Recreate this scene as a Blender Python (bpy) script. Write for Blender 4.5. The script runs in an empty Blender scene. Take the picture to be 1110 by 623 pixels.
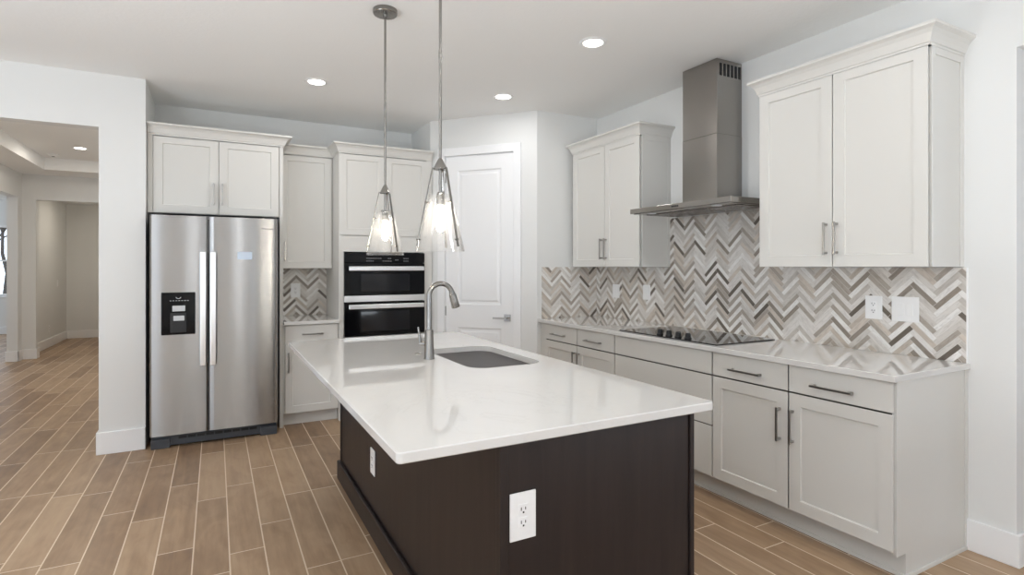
import bpy, bmesh, math, random
from mathutils import Vector, Matrix
random.seed(7)
SC = bpy.context.scene
COL = SC.collection
# ------------------------------------------------------------------ camera
H_CAM = 1.387
cam = bpy.data.cameras.new('camera')
cam_o = bpy.data.objects.new('camera', cam)
COL.objects.link(cam_o)
cam.sensor_width = 36.0
cam.lens = 36.0 * 598.0 / 1110.0
cam.shift_y = -(311.5 - 289.1) / 1110.0
cam.clip_start = 0.05
cam_o.location = (0, 0, H_CAM)
cam_o.rotation_euler = (math.radians(90), 0, math.radians(-28.25))
SC.camera = cam_o
# ------------------------------------------------------------------ light
SC.view_settings.view_transform = 'Standard'
SC.view_settings.look = 'None'
SC.view_settings.gamma = 1.0
SC.view_settings.use_curve_mapping = False
SC.view_settings.exposure = 0.0
SC.cycles.use_denoising = True
SC.cycles.max_bounces = 10
SC.cycles.diffuse_bounces = 7
SC.cycles.glossy_bounces = 5
SC.cycles.transparent_max_bounces = 12
SC.cycles.caustics_reflective = False
SC.cycles.caustics_refractive = False
SC.cycles.sample_clamp_indirect = 6.0
SKY, GROUND_FILL = 2.3, 3.4
CAN_POWER = 4.6
BULB_STRENGTH = 150.0
FILL_LAMPS = ((-2.1, 2.0, 52.0), (0.2, -3.0, 80.0), (-2.8, -1.5, 122.0), (2.3, -0.6, 18.0))
w = bpy.data.worlds.new('overcast_sky')
SC.world = w
w.use_nodes = True
wn_ = w.node_tree.nodes
bgn = wn_['Background']
bgn.inputs[1].default_value = 1.0
tcw = wn_.new('ShaderNodeTexCoord')
spw = wn_.new('ShaderNodeSeparateXYZ')
rpw = wn_.new('ShaderNodeValToRGB')          # overcast sky; lower half brightened as fill to lift the ceiling
mpw = wn_.new('ShaderNodeMapRange')
mpw.inputs[1].default_value, mpw.inputs[2].default_value = -1.0, 1.0
rpw.color_ramp.elements[0].position = 0.46
rpw.color_ramp.elements[0].color = (GROUND_FILL * 0.84, GROUND_FILL * 0.97, GROUND_FILL * 1.13, 1)
rpw.color_ramp.elements[1].position = 0.52
rpw.color_ramp.elements[1].color = (SKY * 0.84, SKY * 0.97, SKY * 1.13, 1)
for a_, b_ in ((tcw.outputs['Generated'], spw.inputs[0]), (spw.outputs[2], mpw.inputs[0]), (mpw.outputs[0], rpw.inputs[0]), (rpw.outputs[0], bgn.inputs[0])):
    w.node_tree.links.new(a_, b_)


def portal(name, loc, rot, sx, sy):
    l = bpy.data.lights.new(name, 'AREA')
    l.shape = 'RECTANGLE'
    l.size, l.size_y = sx, sy
    l.cycles.is_portal = True
    o = bpy.data.objects.new(name, l)
    COL.objects.link(o)
    o.location = loc
    o.rotation_euler = rot
    return o


# daylight enters through openings in mostly unseen walls, some shaped for the light
portal('daylight_rear', (-3.5, -4.95, 1.25), (math.radians(90), 0, 0), 2.2, 2.3)
portal('daylight_rear', (1.31, -4.95, 1.25), (math.radians(90), 0, 0), 0.22, 2.3)
portal('daylight_rear', (2.4, -4.95, 1.25), (math.radians(90), 0, 0), 0.3, 2.3)
portal('daylight_side', (-4.95, -0.6, 1.25), (math.radians(90), 0, math.radians(-90)), 5.2, 2.3)
portal('daylight_dining', (5.95, -2.4, 1.25), (math.radians(90), 0, math.radians(90)), 2.4, 2.3)
portal('daylight_front_room', (-6.95, 11.0, 1.45), (math.radians(90), 0, math.radians(-90)), 5.9, 1.8)
portal('daylight_front_room', (-4.3, 14.98, 1.45), (math.radians(90), 0, math.radians(180)), 2.4, 1.5)

# added fill lamps, unseen and low, facing up to brighten by ceiling bounce
for fx_, fy_, fp_ in FILL_LAMPS:
    fl = bpy.data.lights.new('bounce_fill', 'AREA')
    fl.shape = 'DISK'
    fl.size = 1.0
    fl.energy = fp_
    fl.color = (0.90, 1.0, 1.09)
    fl_o = bpy.data.objects.new('bounce_fill', fl)
    COL.objects.link(fl_o)
    fl_o.location = (fx_, fy_, 0.5)
    fl_o.rotation_euler = (math.radians(180), 0, 0)

# ------------------------------------------------------------------ materials
def srgb(r, g, b):
    def f(c):
        c /= 255.0
        return c / 12.92 if c <= 0.04045 else ((c + 0.055) / 1.055) ** 2.4
    return (f(r), f(g), f(b), 1.0)


class NT:
    def __init__(self, name):
        self.m = bpy.data.materials.new(name)
        self.m.use_nodes = True
        self.t = self.m.node_tree
        self.b = self.t.nodes['Principled BSDF']
        self.out = self.t.nodes['Material Output']

    def n(self, typ, **kw):
        nd = self.t.nodes.new(typ)
        for k, v in kw.items():
            setattr(nd, k, v)
        return nd

    def l(self, a, b):
        self.t.links.new(a, b)

    def _set(self, sock, v):
        if isinstance(v, bpy.types.NodeSocket):
            self.l(v, sock)
        elif v is not None:
            sock.default_value = v

    def math(self, op, a, b=None, c=None):
        nd = self.n('ShaderNodeMath', operation=op)
        self._set(nd.inputs[0], a)
        if b is not None:
            self._set(nd.inputs[1], b)
        if c is not None:
            self._set(nd.inputs[2], c)
        return nd.outputs[0]

    def xyz(self, x, y, z):
        nd = self.n('ShaderNodeCombineXYZ')
        for i, v in enumerate((x, y, z)):
            self._set(nd.inputs[i], v)
        return nd.outputs[0]

    def pos(self):
        g = self.n('ShaderNodeTexCoord')
        s = self.n('ShaderNodeSeparateXYZ')
        self.l(g.outputs['Object'], s.inputs[0])
        return s.outputs[0], s.outputs[1], s.outputs[2], g.outputs['Object']

    def noise(self, vec, scale, detail=3.0, rough=0.55, dist=0.0):
        nd = self.n('ShaderNodeTexNoise')
        nd.inputs['Scale'].default_value = scale
        nd.inputs['Detail'].default_value = detail
        nd.inputs['Roughness'].default_value = rough
        nd.inputs['Distortion'].default_value = dist
        self._set(nd.inputs['Vector'], vec)
        return nd.outputs['Fac']

    def white(self, vec):
        nd = self.n('ShaderNodeTexWhiteNoise', noise_dimensions='3D')
        self.l(vec, nd.inputs['Vector'])
        return nd.outputs['Value']

    def ramp(self, fac, stops, interp='LINEAR'):
        nd = self.n('ShaderNodeValToRGB')
        nd.color_ramp.interpolation = interp
        el = nd.color_ramp.elements
        while len(el) < len(stops):
            el.new(0.5)
        for e, (p, c) in zip(el, stops):
            e.position = p
            e.color = c
        self.l(fac, nd.inputs[0])
        return nd.outputs[0]

    def mix(self, f, a, b, mode='MIX'):
        nd = self.n('ShaderNodeMix', data_type='RGBA', blend_type=mode)
        self._set(nd.inputs[0], f)
        self._set(nd.inputs[6], a)
        self._set(nd.inputs[7], b)
        return nd.outputs[2]

    def set(self, **kw):
        for k, v in kw.items():
            self._set(self.b.inputs[k.replace('_', ' ')], v)
        return self

    def bump(self, h, strength=0.1, dist=0.01):
        nd = self.n('ShaderNodeBump')
        nd.inputs['Strength'].default_value = strength
        nd.inputs['Distance'].default_value = dist
        self.l(h, nd.inputs['Height'])
        self.l(nd.outputs[0], self.b.inputs['Normal'])


def plain(name, col, rough=0.5, metal=0.0, spec=0.5, mottle=0.0):
    t = NT(name)
    t.set(Roughness=rough, Metallic=metal)
    t.b.inputs['Specular IOR Level'].default_value = spec
    if mottle:
        x, y, z, v = t.pos()
        f = t.noise(v, 6.0, 3.0)
        dark = tuple(c * (1 - mottle) for c in col[:3]) + (1,)
        t.set(Base_Color=t.mix(f, dark, col))
    else:
        t.set(Base_Color=col)
    return t.m


def paint(name, col, rough=0.6, tex=0.06, scale=160.0):
    t = NT(name)
    t.set(Base_Color=col, Roughness=rough)
    t.b.inputs['Specular IOR Level'].default_value = 0.3
    x, y, z, v = t.pos()
    t.bump(t.noise(v, scale, 2.0), tex, 0.004)
    return t.m


def steel(name, col, rough=0.26, aniso=0.75, axis='Z', grain='H'):
    t = NT(name)
    x, y, z, v = t.pos()
    sc = t.xyz(t.math('MULTIPLY', x, 3.0), t.math('MULTIPLY', y, 3.0), t.math('MULTIPLY', z, 1600.0)) if grain == 'H' else \
        t.xyz(t.math('MULTIPLY', x, 420.0), t.math('MULTIPLY', y, 420.0), t.math('MULTIPLY', z, 3.0))
    f = t.noise(sc, 1.0, 2.0)
    t.set(Base_Color=t.mix(f, tuple(c * 0.98 for c in col[:3]) + (1,), col), Metallic=1.0)
    t.set(Roughness=t.math('ADD', rough - 0.01, t.math('MULTIPLY', f, 0.02)))
    t.b.inputs['Anisotropic'].default_value = aniso
    t.b.inputs['Anisotropic Rotation'].default_value = 0.25
    tg = t.n('ShaderNodeTangent', direction_type='RADIAL', axis=axis)
    t.l(tg.outputs[0], t.b.inputs['Tangent'])
    return t.m


def emissive(name, col, strength):
    t = NT(name)
    t.set(Base_Color=(0.8, 0.8, 0.8, 1))
    t.b.inputs['Emission Color'].default_value = col
    t.b.inputs['Emission Strength'].default_value = strength
    return t.m


def floor_material():
    t = NT('wood_look_plank_tile')
    x, y, z, v = t.pos()
    P, L = 0.1545, 0.93
    u = t.math('DIVIDE', t.math('ADD', x, 0.25 + P * 100), P)
    ci = t.math('FLOOR', u)
    cf = t.math('FRACT', u)
    off = t.white(t.xyz(ci, 3.7, 1.1))
    vv = t.math('ADD', t.math('DIVIDE', t.math('ADD', y, 93.0), L), off)
    ri = t.math('FLOOR', vv)
    rf = t.math('FRACT', vv)
    gx = t.math('MULTIPLY', t.math('SUBTRACT', 0.5, t.math('ABSOLUTE', t.math('SUBTRACT', cf, 0.5))), P)
    gy = t.math('MULTIPLY', t.math('SUBTRACT', 0.5, t.math('ABSOLUTE', t.math('SUBTRACT', rf, 0.5))), L)
    gd = t.math('MINIMUM', gx, gy)
    grout = t.math('LESS_THAN', gd, 0.0032)
    idn = t.white(t.xyz(ci, ri, 0.5))
    # stretched grain, shifted per plank
    gv = t.xyz(t.math('ADD', t.math('MULTIPLY', x, 30.0), t.math('MULTIPLY', idn, 57.0)), t.math('MULTIPLY', y, 2.4), t.math('MULTIPLY', idn, 31.0))
    g1 = t.noise(gv, 1.0, 5.0, 0.6, 0.4)
    gv2 = t.xyz(t.math('MULTIPLY', x, 8.0), t.math('MULTIPLY', y, 3.0), t.math('MULTIPLY', idn, 77.0))
    g2 = t.noise(gv2, 1.0, 3.0, 0.6, 0.8)
    f = t.math('ADD', t.math('ADD', t.math('MULTIPLY', idn, 0.30), t.math('MULTIPLY', g1, 0.42)), t.math('MULTIPLY', g2, 0.42))
    wood = t.ramp(f, [(0.25, srgb(118, 92, 71)), (0.5, srgb(152, 124, 97)), (0.68, srgb(174, 146, 117)), (0.95, srgb(192, 166, 137))])
    col = t.mix(grout, wood, srgb(224, 206, 184))
    t.set(Base_Color=col)
    t.set(Roughness=t.math('ADD', 0.33, t.math('MULTIPLY', g1, 0.15)))
    t.b.inputs['Specular IOR Level'].default_value = 0.45
    hgt = t.math('MULTIPLY', t.math('MINIMUM', gd, 0.004), 200.0)
    t.bump(hgt, 0.25, 0.002)
    return t.m


def herringbone_material(name, axis, s0, z0):
    """1 in x 6 in marble strips laid in a herringbone at 45 degrees; axis: sign, coordinate"""
    t = NT(name)
    x, y, z, v = t.pos()
    W = 0.0254
    n = 6
    s = t.math('SUBTRACT', x, s0) if axis == 'x' else t.math('SUBTRACT', s0, y)
    s = t.math('ADD', s, 0.2155 * 40)
    tz = t.math('ADD', t.math('SUBTRACT', z, z0), 10.0 * W * 1.41421356)
    k = 1 / (math.sqrt(2) * W)
    u = t.math('MULTIPLY', t.math('ADD', s, tz), k)
    q = t.math('ADD', t.math('MULTIPLY', t.math('SUBTRACT', tz, s), k), 1200.0)
    i, j = t.math('FLOOR', u), t.math('FLOOR', q)
    fu, fq = t.math('FRACT', u), t.math('FRACT', q)
    kk = t.math('FLOORED_MODULO', t.math('ADD', t.math('SUBTRACT', i, j), 0.001), 2.0 * n)
    kk = t.math('FLOOR', kk)
    hor = t.math('LESS_THAN', kk, n - 0.5)
    # horizontal strips: start i-kk, row j ; vertical strips: column i, start j-(2n-1-kk)
    kv = t.math('SUBTRACT', 2.0 * n - 1, kk)
    def sel(a, b):
        return t.math('ADD', t.math('MULTIPLY', hor, a), t.math('MULTIPLY', t.math('SUBTRACT', 1.0, hor), b))
    ida = sel(t.math('SUBTRACT', i, kk), i)
    idb = sel(j, t.math('SUBTRACT', j, kv))
    along = sel(t.math('ADD', kk, fu), t.math('ADD', kv, fq))
    across = sel(fq, fu)
    idv = t.xyz(ida, idb, t.math('MULTIPLY', hor, 9.3))
    r = t.white(idv)
    r2 = t.white(t.xyz(idb, ida, t.math('ADD', t.math('MULTIPLY', hor, 4.1), 2.7)))
    row = sel(idb, ida)                                # strips of one column of the zigzag, counted upwards
    odd = t.math('FLOORED_MODULO', t.math('ADD', row, 0.01), 2.0)
    odd = t.math('GREATER_THAN', odd, 0.5)
    pale = t.ramp(r, [(0.0, srgb(236, 234, 231)), (0.38, srgb(224, 220, 216)), (0.66, srgb(209, 204, 198)), (0.84, srgb(210, 200, 189)), (0.95, srgb(176, 166, 156))], 'CONSTANT')
    deep = t.ramp(r, [(0.0, srgb(222, 218, 213)), (0.16, srgb(200, 194, 187)), (0.34, srgb(198, 187, 175)), (0.54, srgb(174, 165, 155)),
                      (0.74, srgb(148, 138, 128)), (0.89, srgb(108, 99, 90))], 'CONSTANT')
    base = t.mix(odd, pale, deep)
    gv = t.xyz(t.math('MULTIPLY', along, 0.55), t.math('ADD', t.math('MULTIPLY', across, 2.4), t.math('MULTIPLY', r2, 91.0)), t.math('MULTIPLY', r, 50.0))
    g = t.noise(gv, 1.0, 3.0, 0.6, 0.7)
    shade = t.ramp(g, [(0.3, (0.80, 0.79, 0.78, 1)), (0.55, (1, 1, 1, 1)), (0.75, (1.0, 0.99, 0.97, 1))])
    col = t.mix(1.0, base, shade, 'MULTIPLY')
    ea = t.math('MINIMUM', across, t.math('SUBTRACT', 1.0, across))
    el = t.math('MINIMUM', along, t.math('SUBTRACT', float(n), along))
    ed = t.math('MINIMUM', ea, el)
    grout = t.math('LESS_THAN', ed, 0.035)
    col = t.mix(grout, col, srgb(208, 203, 196))
    t.set(Base_Color=col, Roughness=0.3)
    t.bump(t.math('MINIMUM', t.math('MULTIPLY', ed, 12.0), 1.0), 0.25, 0.001)
    return t.m


def quartz_material():
    t = NT('white_quartz')
    x, y, z, v = t.pos()
    f = t.noise(v, 1.7, 6.0, 0.62, 1.6)
    vein = t.ramp(t.math('ABSOLUTE', t.math('SUBTRACT', f, 0.5)), [(0.0, (0.62, 0.60, 0.58, 1)), (0.014, srgb(216, 214, 211)), (0.2, srgb(221, 219, 216))])
    cloud = t.noise(v, 3.0, 4.0)
    mask = t.math('MULTIPLY', t.ramp(t.noise(v, 0.9, 2.0), [(0.45, (0, 0, 0, 1)), (0.65, (1, 1, 1, 1))]), 0.45)
    col = t.mix(mask, t.mix(cloud, srgb(214, 212, 209), srgb(222, 220, 217)), vein)
    t.set(Base_Color=col, Roughness=0.05)
    t.b.inputs['Specular IOR Level'].default_value = 0.4
    t.b.inputs['Coat Weight'].default_value = 0.45
    t.b.inputs['Coat Roughness'].default_value = 0.035
    t.b.inputs['Coat IOR'].default_value = 1.52
    return t.m


def espresso_material():
    t = NT('espresso_stained_wood')
    x, y, z, v = t.pos()
    gv = t.xyz(t.math('MULTIPLY', x, 22.0), t.math('MULTIPLY', y, 22.0), t.math('MULTIPLY', z, 1.6))
    g = t.noise(gv, 1.0, 4.0, 0.6, 0.5)
    col = t.ramp(g, [(0.3, srgb(33, 26, 25)), (0.7, srgb(46, 37, 35))])
    t.set(Base_Color=col, Roughness=0.42)
    t.b.inputs['Specular IOR Level'].default_value = 0.4
    return t.m


def clear_glass(name, tint=(1, 1, 1, 1), strength=1.0, haze=0.0):
    t = NT(name)
    t.t.nodes.remove(t.b)
    tr = t.n('ShaderNodeBsdfTransparent')
    tr.inputs[0].default_value = tint
    gl = t.n('ShaderNodeBsdfGlossy')
    gl.inputs['Roughness'].default_value = 0.02
    lw = t.n('ShaderNodeLayerWeight')
    lw.inputs['Blend'].default_value = 0.35
    f = t.math('MINIMUM', t.math('ADD', 0.07, t.math('MULTIPLY', t.math('POWER', lw.outputs['Facing'], 2.6), 0.85 * strength)), 0.95)
    mx = t.n('ShaderNodeMixShader')
    t.l(f, mx.inputs[0])
    t.l(tr.outputs[0], mx.inputs[1])
    t.l(gl.outputs[0], mx.inputs[2])
    if haze:
        tl = t.n('ShaderNodeBsdfTranslucent')
        df = t.n('ShaderNodeBsdfDiffuse')
        hz = t.n('ShaderNodeMixShader')
        t.l(tl.outputs[0], hz.inputs[1])
        t.l(df.outputs[0], hz.inputs[2])
        hz.inputs[0].default_value = 0.5
        m2 = t.n('ShaderNodeMixShader')
        m2.inputs[0].default_value = haze
        t.l(mx.outputs[0], m2.inputs[1])
        t.l(hz.outputs[0], m2.inputs[2])
        mx = m2
    t.l(mx.outputs[0], t.out.inputs[0])
    return t.m


M = dict(
    wall=paint('white_wall_paint', srgb(227, 227, 225), 0.6),
    ceiling=paint('ceiling_knockdown_paint', srgb(243, 243, 242), 0.8, 0.25, 45.0),
    trim=plain('white_trim_paint', srgb(240, 240, 240), 0.35),
    cab=plain('light_grey_cabinet_paint', srgb(214, 212, 207), 0.38, 0, 0.4),
    gap_shade=plain('carcass_gap_shade', srgb(92, 86, 80), 0.6),  # carcass darkened in colour to stand for shade in the door gaps
    floor=floor_material(),
    tile_right=herringbone_material('herringbone_marble_right', 'y', 1.675, 0.914),
    tile_x=herringbone_material('herringbone_marble_back', 'x', 0.585, 0.914),
    quartz=quartz_material(),
    espresso=espresso_material(),
    steel=steel('brushed_stainless_steel', (0.45, 0.445, 0.44, 1), 0.27, 1.0),
    steel_hood=steel('hood_stainless_steel', (0.37, 0.35, 0.33, 1), 0.20, 0.6),
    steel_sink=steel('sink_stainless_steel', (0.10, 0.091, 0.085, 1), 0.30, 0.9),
    nickel=steel('brushed_nickel', (0.29, 0.278, 0.262, 1), 0.26, 0.3),
    pull=plain('satin_nickel_pull', (0.40, 0.385, 0.365, 1), 0.28, 1.0),
    bright=plain('bright_steel_handle', (0.86, 0.86, 0.86, 1), 0.28, 1.0),
    black=plain('black_oven_glass', (0.004, 0.004, 0.005, 1), 0.1, 0, 0.22),
    ceran=plain('black_ceramic_glass', (0.006, 0.006, 0.007, 1), 0.05),
    blackm=plain('black_matte', (0.012, 0.012, 0.013, 1), 0.5),
    window=plain('oven_window_tint', (0.010, 0.010, 0.012, 1), 0.05, 0, 0.35),
    grey=plain('dark_grey_plastic', (0.055, 0.06, 0.07, 1), 0.45),
    ltgrey=plain('light_grey_plastic', (0.62, 0.64, 0.66, 1), 0.35),
    mark=plain('printed_grey_marks', (0.22, 0.22, 0.23, 1), 0.5),
    logo=plain('logo_grey', (0.20, 0.20, 0.20, 1), 0.5),
    sticker=plain('pale_blue_film', srgb(202, 216, 232), 0.5),
    plate=plain('white_plastic', srgb(243, 243, 243), 0.35),
    slot=plain('dark_slot', (0.02, 0.02, 0.02, 1), 0.7),
    lens=emissive('lamp_lens', (1, 0.97, 0.92, 1), 14.0),
    bulb=emissive('glowing_bulb', (1, 0.90, 0.74, 1), BULB_STRENGTH),
    glass=clear_glass('clear_shade_glass', haze=0.018),
    pane=clear_glass('window_pane_glass', (1, 1, 1, 1), 0.4),
    bark=plain('bark', srgb(70, 62, 56), 0.9, mottle=0.3),
    lawn=plain('lawn_green', srgb(110, 118, 90), 0.9, mottle=0.3),
)

# ------------------------------------------------------------------ mesh helpers
def link(name, bm, m, parent=None, smooth=False, loc=None, rot=None, doubles=True):
    if doubles:
        bmesh.ops.remove_doubles(bm, verts=bm.verts, dist=1e-5)
    bmesh.ops.recalc_face_normals(bm, faces=bm.faces)
    me = bpy.data.meshes.new(name)
    bm.to_mesh(me)
    bm.free()
    ms = m if isinstance(m, (list, tuple)) else [m]
    for k in ms:
        me.materials.append(M[k] if isinstance(k, str) else k)
    if smooth:
        me.polygons.foreach_set('use_smooth', [True] * len(me.polygons))
        try:
            me.set_sharp_from_angle(angle=math.radians(35))
        except Exception:
            pass
    o = bpy.data.objects.new(name, me)
    COL.objects.link(o)
    if parent:
        o.parent = parent
    if loc:
        o.location = loc
    if rot:
        o.rotation_euler = rot
    return o


def box(bm, x0, x1, y0, y1, z0, z1, bev=0.0, seg=2):
    t = bmesh.new()
    bmesh.ops.create_cube(t, size=1.0)
    for v in t.verts:
        v.co = Vector(((x0 + x1) / 2 + v.co.x * (x1 - x0), (y0 + y1) / 2 + v.co.y * (y1 - y0), (z0 + z1) / 2 + v.co.z * (z1 - z0)))
    if bev:
        bmesh.ops.bevel(t, geom=list(t.edges), offset=bev, segments=seg, affect='EDGES', profile=0.5)
    merge(bm, t)
    return bm


def merge(bm, t, mat=None):
    if mat is not None:
        bmesh.ops.transform(t, matrix=mat, verts=t.verts)
    me = bpy.data.meshes.new('tmp')
    t.to_mesh(me)
    t.free()
    bm.from_mesh(me)
    bpy.data.meshes.remove(me)


def B(*a, **k):
    return box(bmesh.new(), *a, **k)


def tube(bm, pts, r, seg=14, caps=True):
    """sweep a circle (radius r or list) along a polyline"""
    pts = [Vector(p) for p in pts]
    rs = r if isinstance(r, (list, tuple)) else [r] * len(pts)
    up = None
    rings = []
    for i, p in enumerate(pts):
        d = (pts[min(i + 1, len(pts) - 1)] - pts[max(i - 1, 0)]).normalized()
        if up is None:
            up = Vector((0, 1, 0)) if abs(d.y) < 0.9 else Vector((1, 0, 0))
        up = (up - d * up.dot(d)).normalized()
        sd = d.cross(up)
        rings.append([bm.verts.new(p + (up * math.cos(a) + sd * math.sin(a)) * rs[i]) for a in [2 * math.pi * k / seg for k in range(seg)]])
    for a, b in zip(rings, rings[1:]):
        for k in range(seg):
            bm.faces.new((a[k], a[(k + 1) % seg], b[(k + 1) % seg], b[k]))
    if caps:
        bm.faces.new(list(reversed(rings[0])))
        bm.faces.new(rings[-1])
    return bm


def lathe(bm, prof, seg=32, cx=0.0, cy=0.0):
    rings = []
    for r, z in prof:
        if r < 1e-6:
            rings.append([bm.verts.new((cx, cy, z))])
        else:
            rings.append([bm.verts.new((cx + r * math.cos(2 * math.pi * k / seg), cy + r * math.sin(2 * math.pi * k / seg), z)) for k in range(seg)])
    for a, b in zip(rings, rings[1:]):
        for k in range(seg):
            k2 = (k + 1) % seg
            if len(a) == 1 and len(b) == 1:
                continue
            if len(a) == 1:
                bm.faces.new((a[0], b[k2], b[k]))
            elif len(b) == 1:
                bm.faces.new((a[k], a[k2], b[0]))
            else:
                bm.faces.new((a[k], a[k2], b[k2], b[k]))
    return bm


def panelled(x0, x1, z0, z1, yf, yb, panels=(), depth=0.009, slope=0.004, ch=0.002, field=None, back=0.0):
    """slab standing in the xz plane, front at yf (towards -y), with recessed panels"""
    bm = bmesh.new()
    q = lambda *p: bm.faces.new([bm.verts.new(c) for c in p])
    a0, a1, c0, c1 = x0 + ch, x1 - ch, z0 + ch, z1 - ch
    xs = sorted({a0, a1} | {p[0] for p in panels} | {p[1] for p in panels})
    zs = sorted({c0, c1} | {p[2] for p in panels} | {p[3] for p in panels})
    for i in range(len(xs) - 1):
        for j in range(len(zs) - 1):
            mx, mz = (xs[i] + xs[i + 1]) / 2, (zs[j] + zs[j + 1]) / 2
            if any(p[0] < mx < p[1] and p[2] < mz < p[3] for p in panels):
                continue
            q((xs[i], yf, zs[j]), (xs[i + 1], yf, zs[j]), (xs[i + 1], yf, zs[j + 1]), (xs[i], yf, zs[j + 1]))
    for p in panels:
        steps = [(0, 0.0), (slope, depth)]
        if field:                                     # raised centre field
            steps += [(slope + field[0], depth), (slope + field[0] + field[1], field[2])]
        rect = lambda o, d: [(p[0] + o, yf + d, p[2] + o), (p[1] - o, yf + d, p[2] + o), (p[1] - o, yf + d, p[3] - o), (p[0] + o, yf + d, p[3] - o)]
        for (o1, d1), (o2, d2) in zip(steps, steps[1:]):
            r1, r2 = rect(o1, d1), rect(o2, d2)
            for k in range(4):
                q(r1[k], r1[(k + 1) % 4], r2[(k + 1) % 4], r2[k])
        q(*rect(*steps[-1]))
    o = lambda e, y: [(x0 + e, y, z0 + e), (x1 - e, y, z0 + e), (x1 - e, y, z1 - e), (x0 + e, y, z1 - e)]
    ring = [o(ch, yf), o(0, yf + ch), o(back, yb)]
    for r1, r2 in zip(ring, ring[1:]):
        for k in range(4):
            q(r1[k], r1[(k + 1) % 4], r2[(k + 1) % 4], r2[k])
    q(*ring[-1])
    return bm


def crown_bm(x0, x1, yf, yb, z0, L=True, R=True, out=0.055, hgt=0.088):
    prof = [(0, 0), (0.05, 0.0), (0.05, 0.12), (0.16, 0.16), (0.26, 0.34), (0.42, 0.56), (0.66, 0.74), (0.93, 0.83), (1.0, 0.85), (1.0, 1.0), (0, 1.0)]
    bm = bmesh.new()
    rows = []
    for o, z in prof:
        o *= out
        l, r = (o if L else 0), (o if R else 0)
        rows.append([bm.verts.new(c) for c in ((x0 - l, yb, z0 + z * hgt), (x0 - l, yf - o, z0 + z * hgt), (x1 + r, yf - o, z0 + z * hgt), (x1 + r, yb, z0 + z * hgt))])
    for a, b in zip(rows, rows[1:]):
        for k in range(3):
            bm.faces.new((a[k], a[k + 1], b[k + 1], b[k]))
    bm.faces.new(rows[-1])
    for k in (0, 3):
        bm.faces.new([r[k] for r in rows])
    return bm


def empty(name, loc=(0, 0, 0), rz=0.0):
    o = bpy.data.objects.new(name, None)
    o.empty_display_size = 0.1
    COL.objects.link(o)
    o.location = loc
    o.rotation_euler = (0, 0, rz)
    return o


def tag(o, label, cat, group=None):
    o['label'] = label
    o['category'] = cat
    if group:
        o['group'] = group
    return o


def struct(name, bm, m, smooth=False, label=None):
    o = link(name, bm, m, None, smooth)
    o['kind'] = 'structure'
    if label:
        o['label'] = label
    return o


RZ_RIGHT = -math.pi / 2          # cabinets on the right wall: local x = -Y, local y = +X
STILE = 0.062


def pull_bm(x, z, length, vertical, y=0.0):
    """square bar pull on two posts, centred at (x, z), standing off the face at y"""
    bm = bmesh.new()
    h = length / 2
    if vertical:
        box(bm, x - 0.005, x + 0.005, y - 0.034, y - 0.025, z - h, z + h, 0.0012)
        for s in (-1, 1):
            zz = z + s * (h - 0.012)
            box(bm, x - 0.006, x + 0.006, y - 0.026, y + 0.0005, zz - 0.006, zz + 0.006, 0.001)
    else:
        box(bm, x - h, x + h, y - 0.034, y - 0.025, z - 0.005, z + 0.005, 0.0012)
        for s in (-1, 1):
            xx = x + s * (h - 0.012)
            box(bm, xx - 0.006, xx + 0.006, y - 0.026, y + 0.0005, z - 0.006, z + 0.006, 0.001)
    return bm


def door(root, x0, x1, z0, z1, m='cab', handle=None, yf=0.0, top=None):
    tr = top or STILE
    d = link('door', panelled(x0, x1, z0, z1, yf, yf + 0.019, [(x0 + STILE, x1 - STILE, z0 + STILE, z1 - tr)], back=0.007), m, root)
    if handle:
        link('handle', pull_bm(handle[0], handle[1], 0.178, True, yf), 'pull', d)
    return d


def drawer(root, x0, x1, z0, z1, m='cab', handle=None, length=0.20, yf=0.0):
    d = link('drawer', panelled(x0, x1, z0, z1, yf, yf + 0.019, back=0.007), m, root)
    if handle:
        link('handle', pull_bm(handle[0], handle[1], length, False, yf), 'pull', d)
    return d


# ------------------------------------------------------------------ room shell
ZC = 2.816
struct('floor', B(-8, 7, -6, 16, -0.12, 0), 'floor', label='brown wood-look plank tile floor with pale grout lines')
bm = bmesh.new()
box(bm, -5.12, 6.1, -5.12, 5.03, ZC, ZC + 0.12)
box(bm, -0.59, 6.1, 5.03, 5.87, ZC, ZC + 0.12)
struct('ceiling', bm, 'ceiling', label='white ceiling over the kitchen')
# tray ceiling of the hall beyond the opening
ZS, ZT = 2.78, 2.95
bm = bmesh.new()
box(bm, -2.68, -2.16, 5.15, 10.75, ZS, ZT + 0.1)
box(bm, -1.0, -0.53, 5.15, 10.75, ZS, ZT + 0.1)
box(bm, -2.16, -1.0, 5.15, 5.6, ZS, ZT + 0.1)
box(bm, -2.16, -1.0, 10.12, 10.75, ZS, ZT + 0.1)
box(bm, -2.16, -1.0, 5.6, 10.12, ZT, ZT + 0.1)
box(bm, -2.68, -0.47, 10.87, 13.6, 2.6, 2.7)
box(bm, -7.1, -2.68, 7.0, 15.1, 2.78, 2.9)
struct('ceiling_hall', bm, 'ceiling', label='tray ceiling of the hall beyond the wide opening')

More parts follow.
